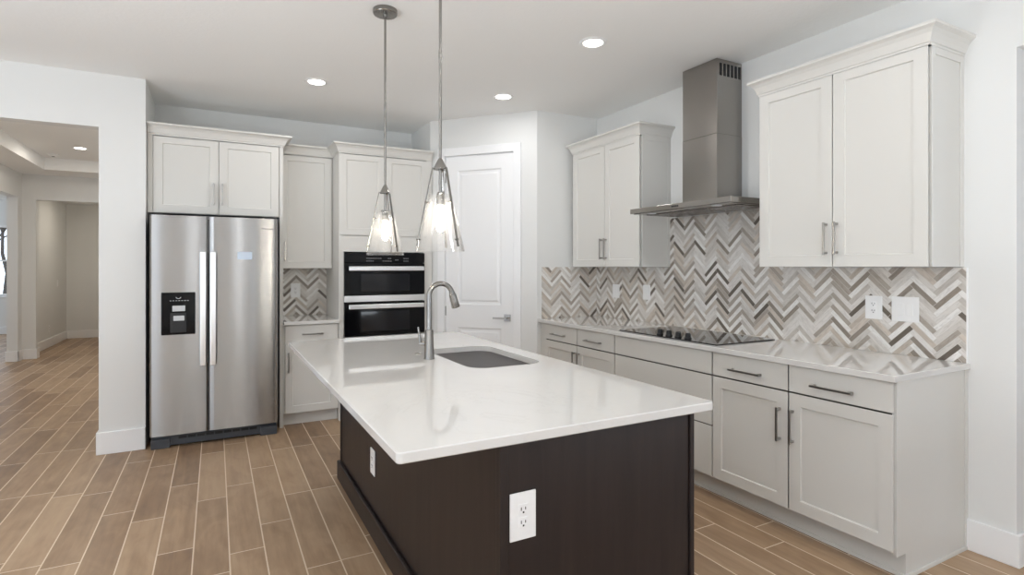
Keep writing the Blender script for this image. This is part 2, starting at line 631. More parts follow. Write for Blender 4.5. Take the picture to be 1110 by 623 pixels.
bm = bmesh.new()                                      # wall with the wide opening left of the fridge
box(bm, -0.76, -0.59, 5.03, 5.15, 0, ZC)
box(bm, -2.45, -0.76, 5.03, 5.15, 2.42, ZC + 0.12)
box(bm, -5.0, -2.45, 5.03, 5.15, 0, ZC + 0.12)
box(bm, -0.59, -0.47, 5.03, 5.87, 0, ZC)
struct('wall_left', bm, 'wall', label='white wall with a wide opening left of the fridge')
struct('wall_back', B(-0.47, 2.1, 5.75, 5.87, 0, ZC), 'wall', label='white wall behind the fridge and ovens')
PA, PB = Vector((1.862, 5.165, 0)), Vector((2.587, 4.33, 0))     # pantry diagonal
DD = (PB - PA)
DL = DD.length
DANG = math.atan2(DD.y, DD.x)


def diag_t(px):
    """distance along the diagonal where the sight line of photo column px meets it (measured once)"""
    th = math.radians(28.25)
    x = (px - 555.0) / 598.0
    r = Vector((math.sin(th) + x * math.cos(th), math.cos(th) - x * math.sin(th)))
    a, b, c, d = r.x, -DD.x / DL, r.y, -DD.y / DL
    det = a * d - b * c
    return (a * PA.y - c * PA.x) / det


T0, T1 = 0.166, 0.873                                 # door leaf along the diagonal
DOOR_TOP = 2.455
bm = bmesh.new()
box(bm, 1.862, 1.98, 5.165, 5.75, 0, ZC)              # short return beside the ovens
struct('wall_pantry_return', bm, 'wall', label='short white return wall beside the tall oven cabinet')
bm = bmesh.new()
box(bm, 2.587, 3.40, 4.33, 4.45, 0, ZC)
struct('wall_far', bm, 'wall', label='white wall at the far end of the counter')


def diag(name, bm, m, kind=True, parent=None, label=None):
    o = link(name, bm, m, parent)
    if parent is None:
        o.location = PA
        o.rotation_euler = (0, 0, DANG)
        if kind:
            o['kind'] = 'structure'
    if label:
        o['label'] = label
    return o


bm = bmesh.new()
box(bm, 0, T0 - 0.02, 0, 0.12, 0, ZC)
box(bm, T1 + 0.02, DL, 0, 0.12, 0, ZC)
box(bm, T0 - 0.02, T1 + 0.02, 0, 0.12, DOOR_TOP + 0.02, ZC)
diag('wall_pantry', bm, 'wall', label='white diagonal pantry wall holding the door')
# pantry door
pd = empty('door_1', PA, DANG)
pd['kind'] = 'structure'
pd['label'] = 'white two-panel pantry door in the diagonal wall'
leaf = link('door_leaf', panelled(T0, T1, 0.012, DOOR_TOP, 0.012, 0.047,
            [(T0 + 0.125, T1 - 0.125, 1.025, 2.315), (T0 + 0.125, T1 - 0.125, 0.25, 0.805)], 0.010, 0.012, 0.002, (0.018, 0.016, 0.004)), 'trim', pd)
bm = bmesh.new()
JW = 0.075
for xa, xb, za, zb in ((T0 - 0.004 - JW, T0 - 0.004, 0, DOOR_TOP + 0.004 + JW), (T1 + 0.004, T1 + 0.004 + JW, 0, DOOR_TOP + 0.004 + JW), (T0 - 0.004, T1 + 0.004, DOOR_TOP + 0.004, DOOR_TOP + 0.004 + JW)):
    box(bm, xa, xb, -0.014, 0.0, za, zb, 0.003)
box(bm, T0 - 0.02, T0 - 0.004, 0.0, 0.12, 0, DOOR_TOP + 0.02)
box(bm, T1 + 0.004, T1 + 0.02, 0.0, 0.12, 0, DOOR_TOP + 0.02)
box(bm, T0 - 0.02, T1 + 0.02, 0.0, 0.12, DOOR_TOP + 0.004, DOOR_TOP + 0.02)
link('door_casing', bm, 'trim', pd)
bm = bmesh.new()
KX = T1 - 0.062
box(bm, KX - 0.032, KX + 0.032, 0.002, 0.012, 0.878, 0.942, 0.002)
tube(bm, [(KX, 0.004, 0.91), (KX, -0.045, 0.91)], 0.011)
box(bm, KX - 0.125, KX + 0.012, -0.054, -0.040, 0.902, 0.918, 0.003)
link('handle', bm, 'pull', pd)
for hz in (0.26, 0.96, 1.62, 2.25):
    bm = bmesh.new()
    tube(bm, [(T0 - 0.002, 0.008, hz - 0.045), (T0 - 0.002, 0.008, hz + 0.045)], 0.007, 10)
    link('hinge', bm, 'pull', pd)

bm = bmesh.new()
WE = 1.142
box(bm, 3.262, 3.40, WE, 4.45, 0, ZC)
box(bm, 3.262, 3.40, -1.6, WE, 2.403, ZC)
box(bm, 3.262, 3.40, -5.0, -1.6, 0, ZC)
struct('wall_right', bm, 'wall', label='white wall behind the cooktop run')
# rest of the house, seen only by light and reflection
bm = bmesh.new()
RW = ((-4.6, -2.4), (1.2, 1.42), (2.25, 2.55))                       # unseen rear openings; narrow slots added for streaks in the fridge steel
xs_ = [-5.12] + [v for p_ in RW for v in p_] + [6.1]
for k in range(0, len(xs_), 2):
    box(bm, xs_[k], xs_[k + 1], -5.12, -5.0, 0, ZC)
for xa, xb in RW:
    box(bm, xa, xb, -5.12, -5.0, 2.42, ZC)
    if xb - xa > 1:
        box(bm, (xa + xb) / 2 - 0.04, (xa + xb) / 2 + 0.04, -5.1, -5.02, 0, 2.42)
struct('wall_rear', bm, 'wall')
bm = bmesh.new()
box(bm, -5.12, -5.0, -5.0, -3.3, 0, ZC)
box(bm, -5.12, -5.0, 2.1, 5.15, 0, ZC)
box(bm, -5.12, -5.0, -3.3, 2.1, 2.42, ZC)
for y in (-1.5, 0.3):
    box(bm, -5.1, -5.02, y - 0.05, y + 0.05, 0, 2.42)
struct('wall_side', bm, 'wall')
bm = bmesh.new()
box(bm, 6.0, 6.12, -5.0, -3.6, 0, ZC)
box(bm, 6.0, 6.12, -1.2, 4.4, 0, ZC)
box(bm, 6.0, 6.12, -3.6, -1.2, 2.42, ZC)
box(bm, 3.40, 6.0, 4.33, 4.45, 0, ZC)
struct('wall_dining', bm, 'wall')
# hall and front room beyond the opening
bm = bmesh.new()
box(bm, -2.68, -2.556, 5.15, 8.4, 0, ZS)
box(bm, -2.68, -2.556, 8.4, 10.56, 2.415, ZS)
box(bm, -2.68, -2.556, 10.56, 11.0, 0, ZS)
box(bm, -2.68, -2.54, 11.0, 13.6, 0, 2.65)
struct('wall_hall_left', bm, 'wall', label='white hall wall with an opening to a bright front room')
bm = bmesh.new()
box(bm, -2.556, -2.392, 10.75, 10.87, 0, ZS)
box(bm, -2.392, -1.35, 10.75, 10.87, 2.40, ZS)
box(bm, -1.35, -0.47, 10.75, 10.87, 0, ZS)
struct('wall_hall_far', bm, 'wall', label='hall wall with an opening to a corridor')
bm = bmesh.new()
box(bm, -2.54, -1.2, 13.46, 13.58, 0, 2.65)
box(bm, -1.33, -1.2, 10.87, 13.46, 0, 2.65)
struct('wall_corridor', bm, 'wall', label='white wall at the end of the corridor')
struct('wall_hall_right', B(-0.59, -0.47, 5.87, 10.75, 0, ZS), 'wall')
bm = bmesh.new()
box(bm, -7.1, -2.56, 15.0, 15.12, 0, 0.78)
box(bm, -7.1, -2.56, 15.0, 15.12, 2.25, 2.8)
box(bm, -7.1, -5.5, 15.0, 15.12, 0.78, 2.25)
box(bm, -3.1, -2.56, 15.0, 15.12, 0.78, 2.25)
box(bm, -7.1, -7.0, 7.0, 8.0, 0, 2.8)
box(bm, -7.1, -7.0, 14.0, 15.0, 0, 2.8)
box(bm, -7.1, -7.0, 8.0, 14.0, 0, 0.5)
box(bm, -7.1, -7.0, 8.0, 14.0, 2.4, 2.8)
box(bm, -7.0, -2.68, 7.0, 7.1, 0, 2.8)
box(bm, -2.68, -2.56, 13.6, 15.0, 0, 2.8)
struct('wall_front_room', bm, 'wall', label='white front room wall around the window')
wn = empty('window_1', (-4.3, 15.0, 0))
wn['kind'] = 'structure'
wn['label'] = 'front room window with bare trees outside'
bm = bmesh.new()
for xa, xb in ((-1.2, -1.15), (1.15, 1.2), (-0.02, 0.02)):
    box(bm, xa, xb, 0.02, 0.08, 0.78, 2.25)
for za, zb in ((0.78, 0.83), (2.2, 2.25), (1.5, 1.53)):
    box(bm, -1.2, 1.2, 0.02, 0.08, za, zb)
link('window_frame', bm, 'trim', wn)
link('pane', B(-1.16, 1.16, 0.045, 0.05, 0.82, 2.21), 'pane', wn)
link('sill', B(-1.26, 1.26, -0.04, 0.06, 0.755, 0.78, 0.004), 'trim', wn)
struct('ground_outside', B(-14, 4, 16, 34, -0.35, -0.25), 'lawn')
for k, (tx, ty) in enumerate(((-4.75, 18.5), (-6.4, 21.0), (-3.6, 20.0))):
    bm = bmesh.new()
    rnd = random.Random(k + 3)

    def branch(p, d, ln, r, dep):
        q = p + d * ln
        tube(bm, [p, (p + q) / 2 + Vector((rnd.uniform(-.05, .05), rnd.uniform(-.05, .05), 0)), q], [r, r * 0.85, r * 0.7], 6)
        if dep:
            for _ in range(3):
                nd = (d + Vector((rnd.uniform(-.8, .8), rnd.uniform(-.8, .8), rnd.uniform(-.1, .5)))).normalized()
                branch(q, nd, ln * 0.72, r * 0.62, dep - 1)
    branch(Vector((0, 0, -0.3)), Vector((0.05, 0, 1)), 1.5, 0.075, 4)
    tr = link('bare_tree', bm, 'bark', None, True, (tx, ty, 0))
    tag(tr, 'bare leafless tree outside the front room window', 'tree', 'bare trees outside the window')


def baseboard(name, segs, h=0.152, label=None):
    bm = bmesh.new()
    for x0, x1, y0, y1 in segs:
        box(bm, x0, x1, y0, y1, 0, h, 0.004)
    o = struct(name, bm, 'trim', label=label)
    return o


baseboard('baseboard_left', [(-0.775, -0.47, 5.014, 5.03), (-0.775, -0.76, 5.03, 5.15), (-4.98, -2.434, 5.014, 5.03), (-2.45, -2.434, 5.03, 5.15)], 0.165, label='white baseboard around the foot of the wall left of the fridge')
baseboard('baseboard_right', [(3.246, 3.262, WE - 0.016, 1.338), (3.262, 3.416, WE - 0.016, WE), (3.40, 3.416, WE, 4.3), (3.246, 3.262, -4.98, -1.6)], label='white baseboard at the near end of the right wall')
baseboard('baseboard_hall', [(-2.556, -2.54, 10.546, 10.75), (-2.696, -2.54, 10.546, 10.56), (-2.54, -2.376, 10.734, 10.75), (-2.392, -2.376, 10.75, 10.884), (-2.54, -2.524, 10.9, 13.46), (-2.524, -1.33, 13.444, 13.46), (-2.556, -2.54, 5.15, 8.4)], label='white baseboards along the hall and corridor')
baseboard('baseboard_front_room', [(-6.98, -2.68, 14.984, 15.0)])
bm = bmesh.new()
box(bm, 0, T0 - 0.08, -0.014, 0, 0, 0.152, 0.003)
box(bm, T1 + 0.08, DL, -0.014, 0, 0, 0.152, 0.003)
diag('baseboard_pantry', bm, 'trim')

# ------------------------------------------------------------------ base cabinets on the right wall
XF = 2.61                                              # plane of door fronts
XW = 3.262
ZD0, ZD1, ZR0, ZR1 = 0.135, 0.737, 0.745, 0.880


def right_unit(name, y_near, y_far, label, group=None, x=XF):
    return tag(empty(name, (x, y_far, 0), RZ_RIGHT), label, 'cabinet', group), y_far - y_near


G = 0.0035
GRP = 'grey base cabinets along the right wall'
# near unit: two drawers over two doors, with the finished end panel
r, wd = right_unit('base_cabinet', 1.333, 2.335, 'light grey base cabinet at the near end of the run, with a finished end panel', GRP)
link('body', B(0.0, wd - 0.02, 0.060, XW - XF, 0.112, 0.884), 'gap_shade', r)
link('toe_kick', B(0.0, wd - 0.02, 0.095, 0.115, 0.0, 0.112), 'cab', r)
xm = 2.335 - 1.838
drawer(r, G, xm - G, ZR0, ZR1, handle=(0.242, 0.80), length=0.205)
drawer(r, xm + G, wd - G, ZR0, ZR1, handle=(xm + 0.235, 0.80), length=0.205)
door(r, G, xm - G, ZD0, ZD1, handle=(xm - 0.048, 0.566))
door(r, xm + G, wd - G, ZD0, ZD1, handle=(xm + 0.026, 0.568))
bm = bmesh.new()
box(bm, wd - 0.02, wd, 0.024, XW - XF, 0.112, 0.884)
box(bm, wd - 0.02, wd, 0.095, XW - XF, 0.0, 0.112)
link('end_panel', bm, 'cab', r)
bm = bmesh.new()
box(bm, wd, wd + 0.005, XW - XF - 0.03, XW - XF, 0.012, 0.884, 0.001)
link('scribe_strip', bm, 'cab', r)
bm = bmesh.new()
box(bm, 0.0, wd + 0.008, 0.086, 0.095, 0.0, 0.018, 0.002)
box(bm, wd, wd + 0.008, 0.095, XW - XF, 0.0, 0.018, 0.002)
link('shoe_moulding', bm, 'cab', r)
# middle unit: three wide drawers without pulls, under the cooktop
r, wd = right_unit('drawer_cabinet', 2.335, 3.25, 'light grey cabinet of wide plain drawers under the cooktop', GRP)
link('body', B(0, wd, 0.060, XW - XF, 0.112, 0.884), 'gap_shade', r)
link('toe_kick', B(0, wd, 0.095, 0.115, 0, 0.112), 'cab', r)
link('shoe_moulding', B(0, wd, 0.086, 0.095, 0, 0.018, 0.002), 'cab', r)
drawer(r, G, wd - G, ZR0, ZR1)
drawer(r, G, wd - G, 0.442, ZD1)
drawer(r, G, wd - G, ZD0, 0.436)
# far unit
r, wd = right_unit('base_cabinet', 3.25, 4.238, 'light grey base cabinet at the far end, against the pantry side wall', GRP)
link('body', B(-0.09, wd, 0.060, XW - XF, 0.112, 0.884), 'gap_shade', r)
link('toe_kick', B(-0.09, wd, 0.095, 0.115, 0, 0.112), 'cab', r)
link('filler_strip', B(-0.088, 0.0, 0.016, 0.022, 0.112, 0.884), 'cab', r)
xm = 4.238 - 3.73
drawer(r, G, xm - G, ZR0, ZR1, handle=(0.235, 0.80), length=0.205)
drawer(r, xm + G, wd - G, ZR0, ZR1, handle=(xm + 0.225, 0.80), length=0.205)
door(r, G, xm - G, ZD0, ZD1, handle=(xm - 0.032, 0.60))
door(r, xm + G, wd - G, ZD0, ZD1, handle=(xm + 0.032, 0.60))
# countertop of the right run
tag(link('countertop', B(2.588, XW, 1.318, 4.33, 0.884, 0.914, 0.003), 'quartz'), 'white quartz countertop along the right wall under the backsplash', 'countertop')
# backsplash: right wall + return
bm = bmesh.new()
box(bm, XW - 0.0085, XW - 0.0004, 1.333, 4.3295, 0.9142, 1.384)
box(bm, XW - 0.0085, XW - 0.0004, 2.262, 3.345, 1.384, 1.779)
bs = tag(link('backsplash', bm, 'tile_right'), 'herringbone marble strip backsplash behind the cooktop', 'backsplash')
link('tile_edge_trim', B(XW - 0.009, XW - 0.0004, 1.328, 1.333, 0.9142, 1.384), 'trim', bs)
bm = B(2.635, XW - 0.008, 4.322, 4.33, 0.914, 1.384)
tag(link('end_backsplash', bm, 'tile_x'), 'herringbone backsplash on the short far end wall of the counter', 'backsplash')

# ------------------------------------------------------------------ wall cabinets on the right wall
def upper_right(y0, y1, ym, label, far_wall=False):
    r = tag(empty('wall_cabinet', (2.935, y1, 0), RZ_RIGHT), label, 'cabinet', 'two-door wall cabinets beside the hood')
    wd, xm = y1 - y0, y1 - ym
    D = XW - 2.935
    link('body', B(0, wd, 0.027, D, 1.387, 2.425), 'cab', r)
    door(r, G * 0.6, xm - G * 0.6, 1.387, 2.425, handle=(xm - 0.032, 1.54), top=0.05)
    door(r, xm + G * 0.6, wd - G * 0.6, 1.387, 2.425, handle=(xm + 0.026, 1.54), top=0.05)
    bm = bmesh.new()
    box(bm, wd, wd + 0.005, 0.024, 0.055, 1.387, 2.425, 0.001)
    box(bm, wd, wd + 0.005, D - 0.035, D, 1.387, 2.425, 0.001)
    box(bm, wd, wd + 0.005, 0.055, D - 0.035, 2.39, 2.425, 0.001)
    link('side_trim', bm, 'cab', r)
    link('crown_moulding', crown_bm(0, wd + 0.004, 0.0, D, 2.425, True, True, 0.05, 0.092), 'cab', r)
    return r


upper_right(1.35, 2.262, 1.807, 'large light grey two-door wall cabinet right of the range hood')
upper_right(3.345, 4.265, 3.79, 'light grey two-door wall cabinet left of the range hood')

# ------------------------------------------------------------------ range hood
hd = tag(empty('range_hood', (3.262, 2.80, 0), RZ_RIGHT), 'stainless steel chimney range hood between the two wall cabinets', 'range hood')
# local: x = along wall (right positive), y = depth, wall at y=0, front at y=-0.5
FY = -0.49
HB, HT = 1.782, 1.822
bm = bmesh.new()
x0, x1 = -0.465, 0.465
q = lambda *p: bm.faces.new([bm.verts.new(c) for c in p])
box(bm, x0, x1, FY, 0, HB + 0.004, HT, 0.002)
link('canopy', bm, 'steel_hood', hd)
bm = bmesh.new()
box(bm, x0 + 0.02, x1 - 0.02, FY + 0.02, -0.02, HB - 0.001, HB + 0.004)
link('canopy_underside', bm, 'steel_hood', hd)
for k in range(3):
    xa = x0 + 0.05 + k * 0.283
    bm = bmesh.new()
    box(bm, xa, xa + 0.26, FY + 0.12, -0.09, HB - 0.006, HB - 0.001, 0.002)
    for m_ in range(6):
        box(bm, xa + 0.02, xa + 0.24, FY + 0.135 + m_ * 0.042, FY + 0.155 + m_ * 0.042, HB - 0.008, HB - 0.006)
    link('filter', bm, 'steel_hood', hd)
for xa in (-0.30, 0.30):
    bm = bmesh.new()
    lathe(bm, [(0, HB - 0.005), (0.03, HB - 0.005), (0.034, HB - 0.001)], 20, xa, FY + 0.065)
    link('hood_lamp', bm, 'ltgrey', hd, True)
bm = bmesh.new()
for k in range(4):
    box(bm, -0.034 + k * 0.017, -0.022 + k * 0.017, FY - 0.002, FY + 0.001, 1.797, 1.809, 0.001)
link('control_buttons', bm, 'blackm', hd)
CX0, CX1, CY = -0.167, 0.147, -0.25
link('chimney', B(CX0 - 0.0005, CX1 + 0.0005, CY - 0.0005, 0, HT, 2.30, 0.0015), 'steel_hood', hd)
bm = bmesh.new()
box(bm, CX0, CX1, CY, 0, 2.30, ZC - 0.003, 0.003)
link('chimney_extension', bm, 'steel_hood', hd)
for xv in (CX1, CX0):
    for k in range(6):
        ya = CY + 0.026 + k * 0.0372
        link('vent_slot', B(xv - 0.0016, xv + 0.0012, ya, ya + 0.024, 2.70, 2.785), 'blackm', hd)

# ------------------------------------------------------------------ cooktop
ck = tag(empty('cooktop', (2.91, 2.785, 0.914)), 'black glass electric cooktop set in the right countertop', 'cooktop')
link('glass_top', B(-0.27, 0.265, -0.455, 0.445, 0.0, 0.007, 0.002), 'ceran', ck)
for (bx, by, br) in ((0.12, 0.22, 0.09), (0.12, -0.22, 0.075), (-0.1, 0.3, 0.06), (-0.1, -0.28, 0.10)):
    t = bmesh.new()
    for a in range(40):
        a0, a1 = 2 * math.pi * a / 40, 2 * math.pi * (a + 1) / 40
        t.faces.new([t.verts.new((bx + rr * math.cos(aa), by + rr * math.sin(aa), 0.0074)) for rr, aa in ((br, a0), (br + 0.003, a0), (br + 0.003, a1), (br, a1))])
    link('burner_ring', t, 'mark', ck)
for k in range(4):
    bm = bmesh.new()
    ky = 0.088 - k * 0.085
    lathe(bm, [(0, 0.007), (0.023, 0.007), (0.0235, 0.012), (0.019, 0.016), (0.018, 0.036), (0.016, 0.038), (0, 0.038)], 24, -0.205, ky)
    box(bm, -0.205 - 0.017, -0.205 + 0.017, ky - 0.004, ky + 0.004, 0.034, 0.043, 0.0015)
    link('knob', bm, 'blackm', ck, True)

# ------------------------------------------------------------------ back run
YF = 5.12
YW = 5.75
# refrigerator
fr = tag(empty('refrigerator', (0.008, 4.93, 0)), 'stainless steel side-by-side refrigerator with a black water dispenser', 'refrigerator')
link('body', B(-0.438, 0.440, 0.075, 0.78, 0.02, 1.765, 0.004), 'grey', fr)
link('hinge_cover', B(-0.436, -0.35, 0.03, 0.16, 1.765, 1.792, 0.004), 'blackm', fr)
link('hinge_cover', B(0.35, 0.438, 0.03, 0.16, 1.765, 1.792, 0.004), 'blackm', fr)


def fridge_door(x0, x1, bulge, z0=0.103, z1=1.781):
    bm = bmesh.new()
    n = 28
    cols = []
    for k in range(n + 1):
        u = k / n
        x = x0 + (x1 - x0) * u
        e = min(u, 1 - u) * (x1 - x0)
        rr = 0.012
        ed = rr - math.sqrt(max(0, rr * rr - (rr - min(e, rr)) ** 2)) if e < rr else 0
        y = bulge * (2 * u - 1) ** 2 + ed
        cols.append((x, y))
    xs = [(x0, 0.068)] + cols + [(x1, 0.068)]
    rows = [[bm.verts.new((x, y, z)) for x, y in xs] for z in (z0, z1)]
    for k in range(len(xs) - 1):
        bm.faces.new((rows[0][k], rows[0][k + 1], rows[1][k + 1], rows[1][k]))
    bm.faces.new(rows[0])
    bm.faces.new(rows[1])
    bm.faces.new((rows[0][0], rows[1][0], rows[1][-1], rows[0][-1]))
    return bm


ld = link('door', fridge_door(-0.446, -0.0605, 0.009), 'steel', fr, True)
rd = link('door', fridge_door(-0.0535, 0.446, 0.012), 'steel', fr, True)
for d, xc in ((ld, -0.0935), (rd, -0.0250)):
    bm = bmesh.new()
    box(bm, xc - 0.021, xc + 0.021, -0.056, -0.042, 0.625, 1.503, 0.004)
    for zz in (0.655, 1.473):
        box(bm, xc - 0.012, xc + 0.012, -0.043, 0.012, zz - 0.025, zz + 0.025, 0.003)
    link('handle', bm, 'bright', d)
dp = link('dispenser', B(-0.371, -0.146, -0.004, 0.012, 0.868, 1.192, 0.005), 'black', ld)
# children two levels below the fridge
bm = bmesh.new()
box(bm, -0.312, -0.205, -0.0062, -0.0036, 0.885, 1.035, 0.001)
link('dispenser_recess', bm, 'blackm', ld)
bm = bmesh.new()
box(bm, -0.298, -0.213, -0.014, -0.003, 1.047, 1.09, 0.003)
link('display', bm, 'ltgrey', ld)
bm = bmesh.new()
box(bm, -0.291, -0.219, -0.012, -0.003, 0.975, 1.013, 0.003)
link('paddle', bm, 'ltgrey', ld)
bm = bmesh.new()
for k in range(7):
    box(bm, -0.315 + k * 0.019, -0.305 + k * 0.019, -0.0046, -0.003, 1.126, 1.130)
tube(bm, [(-0.258 + 0.016 * math.cos(a), -0.0044, 1.158 + 0.014 * math.sin(a)) for a in [math.pi * (1.05 + 0.09 * k) for k in range(11)]], 0.0022, 6)
link('dispenser_icons', bm, 'ltgrey', ld)
link('kick_grille', B(-0.438, 0.440, 0.055, 0.10, 0.012, 0.09, 0.004), 'grey', fr)
bm = bmesh.new()
for k in range(9):
    box(bm, -0.26 + k * 0.062, -0.205 + k * 0.062, 0.052, 0.056, 0.058, 0.078)
link('grille_slots', bm, 'blackm', fr)
for xa, xb in ((-0.440, -0.315), (0.315, 0.442)):
    link('foot_cover', B(xa, xb, 0.032, 0.07, 0.0, 0.072, 0.006), 'grey', fr)
link('sticker', B(0.146, 0.253, -0.0012, 0.003, 1.446, 1.507, 0.0005), 'sticker', rd)
tx = bpy.data.curves.new('logo', 'FONT')
tx.body = 'Whirlpool'
tx.size = 0.024
tx.extrude = 0.0006
to = bpy.data.objects.new('logo', tx)
COL.objects.link(to)
dg = bpy.context.evaluated_depsgraph_get()
me = bpy.data.meshes.new_from_object(to.evaluated_get(dg))
bpy.data.objects.remove(to)
me.materials.append(M['logo'])
lo = bpy.data.objects.new('wordmark', me)
COL.objects.link(lo)
lo.parent = rd
lo.location = (0.318, 0.0012, 1.690)
lo.rotation_euler = (math.radians(90), 0, math.radians(3.6))
lo['label'] = 'small grey brand wordmark'

# cabinet above the fridge
cf = tag(empty('wall_cabinet', (0, YF, 0)), 'wide light grey two-door cabinet above the refrigerator', 'cabinet')
link('body', B(-0.465, 0.484, 0.021, YW - YF, 1.812, 2.42), 'cab', cf)
link('filler_strip', B(-0.465, -0.432, 0.004, 0.021, 1.812, 2.42), 'cab', cf)
door(cf, -0.430, 0.0215, 1.815, 2.412, handle=(-0.014, 1.978), top=0.05)
door(cf, 0.0255, 0.480, 1.815, 2.412, handle=(0.050, 1.978), top=0.05)
link('crown_moulding', crown_bm(-0.466, 0.517, 0.0, YW - YF, 2.418, False, True, 0.062, 0.088), 'cab', cf)
tag(link('side_panel', B(0.485, 0.513, YF + 0.006, YW, 0.0, 2.418, 0.001), 'cab'), 'tall light grey panel standing between the refrigerator and the small base cabinet', 'panel')
# narrow wall cabinet
nw = tag(empty('wall_cabinet', (0, 5.42, 0)), 'narrow single-door wall cabinet between the refrigerator and the ovens', 'cabinet')
link('body', B(0.515, 0.978, 0.021, YW - 5.42, 1.372, 2.42), 'cab', nw)
door(nw, 0.519, 0.966, 1.374, 2.412, handle=(0.556, 1.53), top=0.05)
link('crown_moulding', crown_bm(0.515, 0.978, 0.0, YW - 5.42, 2.418, False, False, 0.05, 0.088), 'cab', nw)
# narrow base cabinet
nb = tag(empty('base_cabinet', (0, YF, 0)), 'small light grey base cabinet with one drawer and one door, right of the refrigerator', 'cabinet')
link('body', B(0.515, 0.978, 0.021, YW - YF, 0.112, 0.884), 'cab', nb)
link('toe_kick', B(0.515, 0.978, 0.085, 0.1, 0, 0.112), 'cab', nb)
drawer(nb, 0.528, 0.974, 0.737, 0.876, handle=(0.751, 0.797), length=0.178)
door(nb, 0.528, 0.974, 0.115, 0.729, handle=(0.555, 0.56))
tag(link('countertop', B(0.516, 0.978, 5.09, YW - 0.008, 0.884, 0.914, 0.003), 'quartz'), 'short white quartz countertop right of the refrigerator', 'countertop')
tag(link('nook_backsplash', B(0.515, 0.978, YW - 0.008, YW, 0.914, 1.372), 'tile_x'), 'small herringbone backsplash in the nook right of the refrigerator', 'backsplash')
# tall oven cabinet
oc = tag(empty('oven_cabinet', (0, YF, 0)), 'tall light grey cabinet housing the double oven beside the pantry wall', 'cabinet')
bm = bmesh.new()
D = YW - YF
box(bm, 0.98, 1.004, 0.004, D, 0.0, 2.42)
box(bm, 1.80, 1.86, 0.004, D, 0.0, 2.42)
box(bm, 1.004, 1.80, 0.021, D, 1.525, 2.42)
box(bm, 1.004, 1.80, 0.021, D, 0.112, 0.745)
box(bm, 1.004, 1.80, D - 0.02, D, 0.745, 1.525)
box(bm, 1.004, 1.80, 0.085, 0.1, 0.0, 0.112)
link('body', bm, 'cab', oc)
bm = bmesh.new()
box(bm, 1.0035, 1.80, 0.002, 0.021, 1.525, 1.668)
box(bm, 1.0035, 1.022, 0.002, 0.021, 0.745, 1.525)
box(bm, 1.782, 1.80, 0.002, 0.021, 0.745, 1.525)
link('face_frame', bm, 'cab', oc)
door(oc, 0.986, 1.3995, 1.676, 2.412, handle=(1.366, 1.83), top=0.05)
door(oc, 1.4035, 1.818, 1.676, 2.412, handle=(1.437, 1.83), top=0.05)
drawer(oc, 0.986, 1.818, 0.43, 0.735, handle=(1.40, 0.60))
drawer(oc, 0.986, 1.818, 0.118, 0.424, handle=(1.40, 0.30))
link('crown_moulding', crown_bm(0.978, 1.86, 0.0, D, 2.418, True, False, 0.055, 0.088), 'cab', oc)
# double wall oven
ov = tag(empty('wall_oven', (1.402, YF, 0)), 'black glass double wall oven with two steel handles', 'oven')
OX = 0.379
link('body', B(-OX + 0.004, OX - 0.004, 0.02, 0.55, 0.76, 1.51), 'blackm', ov)
cp = link('control_panel', B(-OX, OX, -0.018, 0.02, 1.425, 1.516, 0.002), 'black', ov)
for (xa, n_, za) in ((-0.18, 8, 1.462), (-0.18, 4, 1.437), (-0.03, 5, 1.437), (0.02, 2, 1.462), (0.09, 2, 1.448), (0.17, 3, 1.462), (0.17, 3, 1.437)):
    bm = bmesh.new()
    for k in range(n_):
        box(bm, xa + k * 0.018, xa + k * 0.018 + 0.012, -0.0186, -0.0176, za, za + 0.007)
    link('panel_marking', bm, 'mark', cp)


def oven_door(z0, z1, hz):
    d = link('oven_door', B(-OX, OX, -0.022, 0.02, z0, z1, 0.003), 'black', ov)
    link('window', B(-OX + 0.15, OX - 0.15, -0.0228, -0.0215, z0 + 0.035, hz - 0.05), 'window', d)
    bm = bmesh.new()
    box(bm, -OX + 0.028, OX - 0.028, -0.092, -0.072, hz - 0.021, hz + 0.021, 0.005)
    for s in (-1, 1):
        box(bm, s * (OX - 0.07) - 0.012, s * (OX - 0.07) + 0.012, -0.074, -0.02, hz - 0.012, hz + 0.012)
    link('handle', bm, 'bright', d)


oven_door(1.126, 1.421, 1.371)
link('trim_strip', B(-OX, OX, -0.02, 0.02, 1.066, 1.122, 0.002), 'bright', ov)
oven_door(0.757, 1.061, 1.025)

# ------------------------------------------------------------------ island
isl = tag(empty('kitchen_island', (0, 0, 0)), 'dark espresso wood kitchen island base under the white top', 'island')
IX0, IX1, IY0, IY1 = 0.725, 1.49, 1.42, 3.72
link('body', B(IX0 + 0.006, IX1 - 0.022, IY0 + 0.012, IY1 - 0.012, 0.10, 0.884), 'espresso', isl)
link('end_panel', B(IX0 + 0.025, IX1 - 0.021, IY0, IY0 + 0.012, 0.0, 0.884, 0.001), 'espresso', isl)
link('end_panel', B(IX0 + 0.022, IX1 - 0.018, IY1 - 0.012, IY1, 0.0, 0.884, 0.001), 'espresso', isl)
link('back_panel', B(IX0, IX0 + 0.008, IY0 + 0.012, IY1 - 0.012, 0.0, 0.884, 0.001), 'espresso', isl)
for xa, xb, ya, yb in ((IX0 - 0.005, IX0 + 0.022, IY0 - 0.009, IY0 + 0.022), (IX1 - 0.018, IX1, IY0 - 0.009, IY0 + 0.022), (IX0 - 0.005, IX0 + 0.022, IY1 - 0.022, IY1 + 0.006)):
    link('corner_post', B(xa, xb, ya, yb, 0.0, 0.884, 0.003), 'espresso', isl)
bm = bmesh.new()
box(bm, IX0 - 0.022, IX0 - 0.001, IY0 + 0.0, IY1 + 0.02, 0, 0.105, 0.004)
